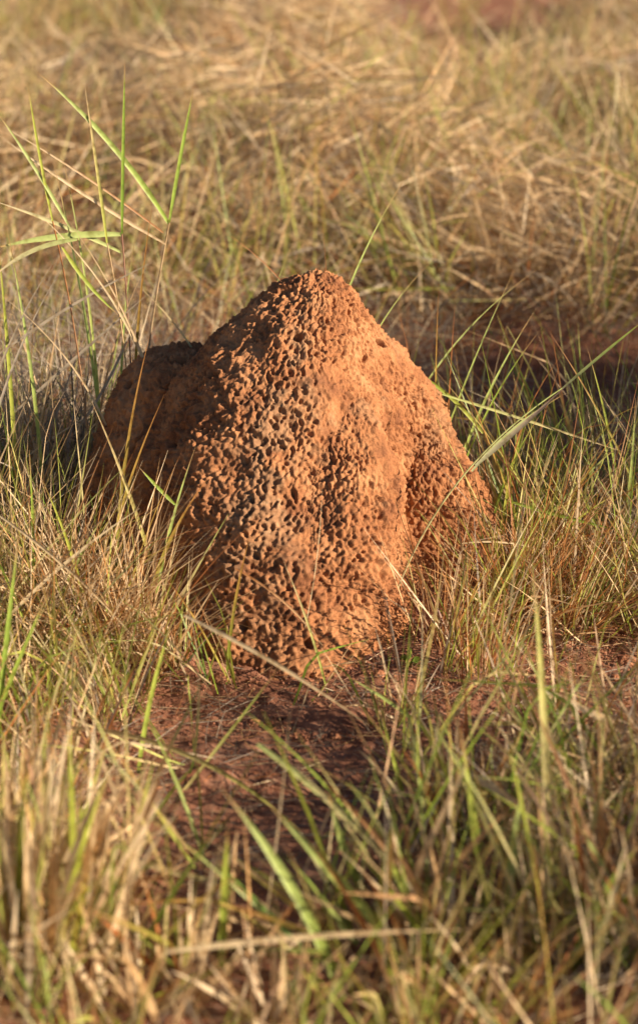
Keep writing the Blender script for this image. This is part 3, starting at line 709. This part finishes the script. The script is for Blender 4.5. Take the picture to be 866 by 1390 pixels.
blade('lime green blade upright in the lower right grass', [(770, 1240), (775, 1180), (785, 1130), (790, 1060)], -1.2, -1.15, .0060, yg, yg)
blade('broad lime blade bending right at the lower right edge', [(810, 1290), (815, 1230), (840, 1180), (875, 1140)], -1.3, -1.3, .0065, yg, g2)
blade('green blade leaning left low over the centre soil', [(600, 1310), (560, 1230), (520, 1150), (495, 1080)], -1.25, -1.2, .0046, g2, yg)
blade('green spear leaning left in front of the foot of the mound', [(585, 1000), (540, 960), (500, 935), (465, 915)], -.72, -.7, .0036, g2, g3)


for i_, (lab, pts, Y0, Y1, wd, a0, a1) in enumerate([
 ('green blade fanning right from the foot of the right slope, lowest of the fan', [(680, 800), (730, 720), (790, 650), (846, 600)], -.05, .0, .0040, g2, g3),
 ('stiff lime blade rising almost straight beside the russet tuft', [(672, 800), (680, 720), (690, 660), (715, 560)], -.06, -.04, .0034, yg, yg),
 ('dark green blade crossing the sheathed stalk from below', [(655, 800), (665, 720), (690, 640), (735, 560)], -.04, -.02, .0038, g1, g2),
 ('yellowing blade with orange tip leaning right over the russet tuft', [(700, 830), (750, 720), (800, 640), (843, 578)], -.08, -.04, .0034, g2, ru),
 ('rust coloured straw leaning left onto the lower right slope', [(730, 800), (710, 700), (690, 640), (672, 590)], -.1, -.12, .0024, ru, ru2),
 ('rust coloured straw reaching level toward the right edge', [(680, 760), (740, 740), (800, 728), (850, 715)], -.12, -.1, .0022, ru, ru),
 ('pale bent straw arching over the russet tuft', [(700, 850), (740, 760), (790, 735), (860, 740)], -.15, -.12, .0024, st2, st),
 ('fresh green blade at the right edge rising beside the grey wiry tuft', [(835, 800), (850, 700), (858, 620), (862, 540)], -.05, -.02, .0040, g2, g3),
 ('olive blade leaning left in front of the grey wiry tuft', [(860, 850), (830, 760), (800, 700), (775, 640)], -.1, -.1, .0032, yg, g2),
 ('green blade before the pale tuft at left, tip pointing up right', [(60, 920), (80, 830), (105, 760), (150, 690)], -.4, -.36, .0042, g2, g3),
 ('upright green blade among the pale straws near the left edge', [(45, 900), (42, 800), (50, 700), (40, 610)], -.35, -.35, .0038, g1, g2),
 ('yellow green blade among the pale straws leaning left', [(130, 900), (110, 800), (85, 710), (52, 640)], -.38, -.4, .0034, yg, yg),
 ('bright straw crossing the large pale tuft from lower left to upper right', [(0, 850), (60, 790), (120, 740), (190, 690)], -.5, -.45, .0032, st2, st2),
 ('bright straw crossing the large pale tuft from upper left to lower right', [(0, 700), (80, 760), (150, 830), (215, 905)], -.48, -.55, .0030, st2, st),
 ('rust tipped straw standing before the shoulder of the mound', [(75, 800), (105, 700), (130, 640), (158, 570)], -.3, -.28, .0022, st, ru),
 ('green blade hanging over the bottom left tuft', [(70, 1290), (95, 1180), (130, 1080), (150, 990)], -1.15, -1.1, .0056, g2, yg),
 ('olive blade upright above the bottom left tuft', [(20, 1250), (30, 1130), (25, 1060), (35, 980)], -1.15, -1.1, .0052, yg, st),
 ('green blade leaning right low in the bottom centre', [(300, 1320), (310, 1240), (300, 1180), (310, 1120)], -1.3, -1.3, .0050, g2, yg),
 ('wide green blade of the bottom centre fan pointing farthest left', [(560, 1310), (480, 1220), (430, 1160), (360, 1085)], -1.3, -1.25, .0062, g2, g3),
 ('pale straw leaning left through the bottom centre fan', [(620, 1310), (560, 1200), (480, 1100), (440, 1060)], -1.25, -1.2, .0050, st, ru),
 ('yellow blade standing upright left of the tall blurred blade', [(665, 1310), (655, 1200), (640, 1100), (625, 990)], -1.2, -1.15, .0056, g2, yg),
 ('rusty straw crossing low behind the lime blades at the lower right', [(860, 1110), (800, 1080), (740, 1050), (660, 1020)], -1.0, -.95, .0036, ru, st, ),
 ('green blade at the bottom right corner bending inward', [(850, 1330), (835, 1240), (820, 1180), (780, 1110)], -1.3, -1.25, .0056, g2, g3)]):
    blade(lab, pts, Y0, Y1, wd, a0, a1, tw=.3-.1*(i_ % 5), root='crossing' not in lab and 'level' not in lab)

for lab, pts, Y0, Y1, wd, a0, a1 in [
 ('golden straw leaning right out of the bottom left corner', [(20, 1330), (60, 1230), (105, 1130), (160, 1040)], -1.25, -1.2, .0046, st2, st),
 ('second golden straw out of the bottom left corner, more upright', [(60, 1330), (65, 1220), (62, 1120), (75, 1010)], -1.25, -1.2, .0048, st2, st2),
 ('wide lime blade among the golden straws of the bottom left', [(100, 1330), (104, 1230), (115, 1140), (110, 1060)], -1.22, -1.2, .0058, yg, g2),
 ('tan straw crossing the lower right from upper left to lower right', [(640, 1050), (700, 1090), (770, 1130), (870, 1175)], -1.1, -1.2, .0044, st2, ru),
 ('tan straw rising steeply to the right at the lower right', [(700, 1310), (740, 1220), (790, 1130), (850, 1060)], -1.25, -1.15, .0044, st, st2),
 ('bright green blade rising left of the lime blades at the lower right', [(700, 1310), (690, 1220), (700, 1130), (718, 1050)], -1.25, -1.2, .0058, g2, g3),
 ('bright green blade leaning left across the soil patch', [(520, 1260), (480, 1180), (455, 1120), (445, 1070)], -1.15, -1.15, .0050, g2, g3),
 ('narrow bright green blade just right of the soil patch', [(560, 1130), (548, 1070), (525, 1010), (515, 960)], -.9, -.88, .0038, g2, yg)]:
    blade(lab, pts, Y0, Y1, wd, a0, a1, tw=.15, root='crossing the lower right' not in lab)

for lab, pts, Y0, Y1, wd, a0, a1 in [
 ('faint olive blade between the bent far left stalk and the vertical stalk', [(120, 420), (110, 330), (98, 260), (80, 190)], .1, .12, .0030, yg, g3),
 ('pale bent straw forming the steepest slant in the left clump', [(190, 455), (150, 400), (120, 350), (95, 300)], .05, .04, .0030, st2, st),
 ('lime blade at the left edge, low in the clump', [(10, 460), (5, 400), (0, 345), (-5, 300)], .0, .0, .0046, yg, yg),
 ('upright green blade second from the left edge in the clump', [(40, 470), (28, 420), (22, 370), (8, 300)], .02, .02, .0040, g2, g3),
 ('broad pale leaf bending down to the left edge below the level leaf', [(105, 325), (60, 335), (25, 350), (-10, 378)], -.04, -.06, .0050, g3, st2),
 ('yellowish leaf slanting down right through the middle of the clump', [(85, 335), (110, 370), (140, 410), (162, 428)], .0, .0, .0042, yg, g2),
 ('brown straw leaning right in the left clump below the twin leaves', [(150, 500), (165, 440), (180, 390), (210, 340)], .06, .06, .0022, ru, st),
 ('grey stem lying low over the left clump toward the mound shoulder', [(20, 560), (90, 500), (140, 450), (200, 400)], .02, .06, .0034, gr, gr),
 ('second grey stem lying over the clump, steeper and nearer the shoulder', [(100, 590), (140, 530), (165, 480), (190, 410)], .02, .08, .0032, gr, gr),
 ('thin yellow straw arching from the shoulder toward the left edge', [(130, 560), (90, 480), (50, 430), (0, 400)], .0, -.02, .0024, st2, st)]:
    blade(lab, pts, Y0, Y1, wd, a0, a1, tw=.2, root='lying' not in lab and 'leaf' not in lab)

# ---------------------------------------------------------------- small leafy weed and clods
def weed():
    c = gp(556, 912); e = bpy.data.objects.new('leafy_weed', None); C.objects.link(e); e.location = c
    tag(e, 'tiny broad-leaved green weed sprouting at the right front foot of the mound', 'weed')
    V, F, col = tube(smooth_path([(0, 0, -.01), (.003, 0, .012), (.0, -.004, .026)], 8), .0011, .0007, g1, g2); mesh_obj('stem', V, F, M_GRASS, col=col, parent=e)
    for a, l, z_ in ((.2, .020, .010), (2.6, .018, .012), (4.2, .015, .015), (1.3, .014, .020)):
        pth = smooth_path([(0, 0, z_), (l*.45*math.cos(a), l*.5*math.sin(a), z_+.009), (l*math.cos(a), l*math.sin(a), z_+.004)], 9)
        V, F, col = ribbon(pth, .007, (.16, .26, .04), (.22, .32, .05), a, taper=(.15, .8, 1, .05)); mesh_obj('leaf', V, F, M_GRASS, col=col, parent=e)
weed()
def clod(label, px, py, r, seed, group=None):
    c = gp(px, py); n, m = 28, 40
    u = np.linspace(0, PI, n)[:, None]; v = (np.arange(m)/m*2*PI)[None, :]
    S = np.stack([np.sin(u)*np.cos(v), np.sin(u)*np.sin(v), np.cos(u)+0*v], -1).reshape(-1, 3)
    f1, f2, _ = worley(S+seed, 1.6, seed)
    V = S*(r*(1+.35*(f1-.5)+.18*fbm(S+seed, 3.5, 3, seed)))[:, None]*np.array([1.15, .9, .75])
    c = c+np.array([0, 0, float(ground_z(c[:1], c[1:2])[0])+r*.45])
    o = mesh_obj('earth_clod', V, grid_faces(n, m, True), M_CLOD); o.location = c
    return tag(o, label, 'earth clod', 'clods of earth on the soil')
clod('lone rounded red clod on the bare soil at the right edge', 850, 900, .012, 3)
clod('small red clod just left of the lone rounded clod', 835, 922, .006, 4)
clod('reddish clod fallen at the front foot of the mound', 415, 935, .009, 5)
clod('crumbly clod at the right front foot beside the tiny weed', 515, 925, .008, 6)
clod('little clod on the shaded soil straight below the mound', 455, 1005, .007, 7)
clod('flat clod on the shaded soil left of the little clod', 345, 985, .008, 8)
clod('knobbly clod at the left front foot of the mound', 300, 930, .010, 9)
# ---------------------------------------------------------------- light, sky, camera
w = bpy.data.worlds.new('World'); bpy.context.scene.world = w; w.use_nodes = True
wn = w.node_tree.nodes; wl = w.node_tree.links; wn.clear()
sky = wn.new('ShaderNodeTexSky'); sky.sky_type = 'NISHITA'; sky.sun_disc = False; sky.sun_elevation = SUN_EL; sky.sun_rotation = SUN_AZ; sky.altitude = 1500; sky.dust_density = .6; sky.air_density = .85
bg = wn.new('ShaderNodeBackground'); bg.inputs['Strength'].default_value = .05; wo = wn.new('ShaderNodeOutputWorld')
wl.new(sky.outputs[0], bg.inputs['Color']); wl.new(bg.outputs[0], wo.inputs['Surface'])
sl = bpy.data.lights.new('sun', 'SUN'); sl.energy = 5.0; sl.angle = math.radians(.5); sl.color = (1, .84, .64)
so = bpy.data.objects.new('sun', sl); C.objects.link(so)
so.rotation_euler = Vector(SUND).to_track_quat('Z', 'Y').to_euler()
cd = bpy.data.cameras.new('camera'); cam = bpy.data.objects.new('camera', cd); C.objects.link(cam)
cam.location = CAM; cam.rotation_euler = (PI/2-PITCH, 0, 0)
cd.sensor_fit = 'VERTICAL'; cd.sensor_height = 36; cd.lens = FPX/1390*36; cd.clip_start = .05; cd.clip_end = 2000
cd.dof.use_dof = True; cd.dof.focus_distance = 3.62; cd.dof.aperture_fstop = 3.3; cd.dof.aperture_blades = 0
bpy.context.scene.camera = cam
s = bpy.context.scene
s.view_settings.view_transform = 'Standard'; s.view_settings.look = 'None'; s.view_settings.exposure = 1.12; s.view_settings.gamma = 1
s.cycles.max_bounces = 6; s.cycles.diffuse_bounces = 2; s.cycles.transmission_bounces = 3; s.cycles.transparent_max_bounces = 4
s.cycles.use_denoising = True; s.cycles.caustics_reflective = False; s.cycles.caustics_refractive = False
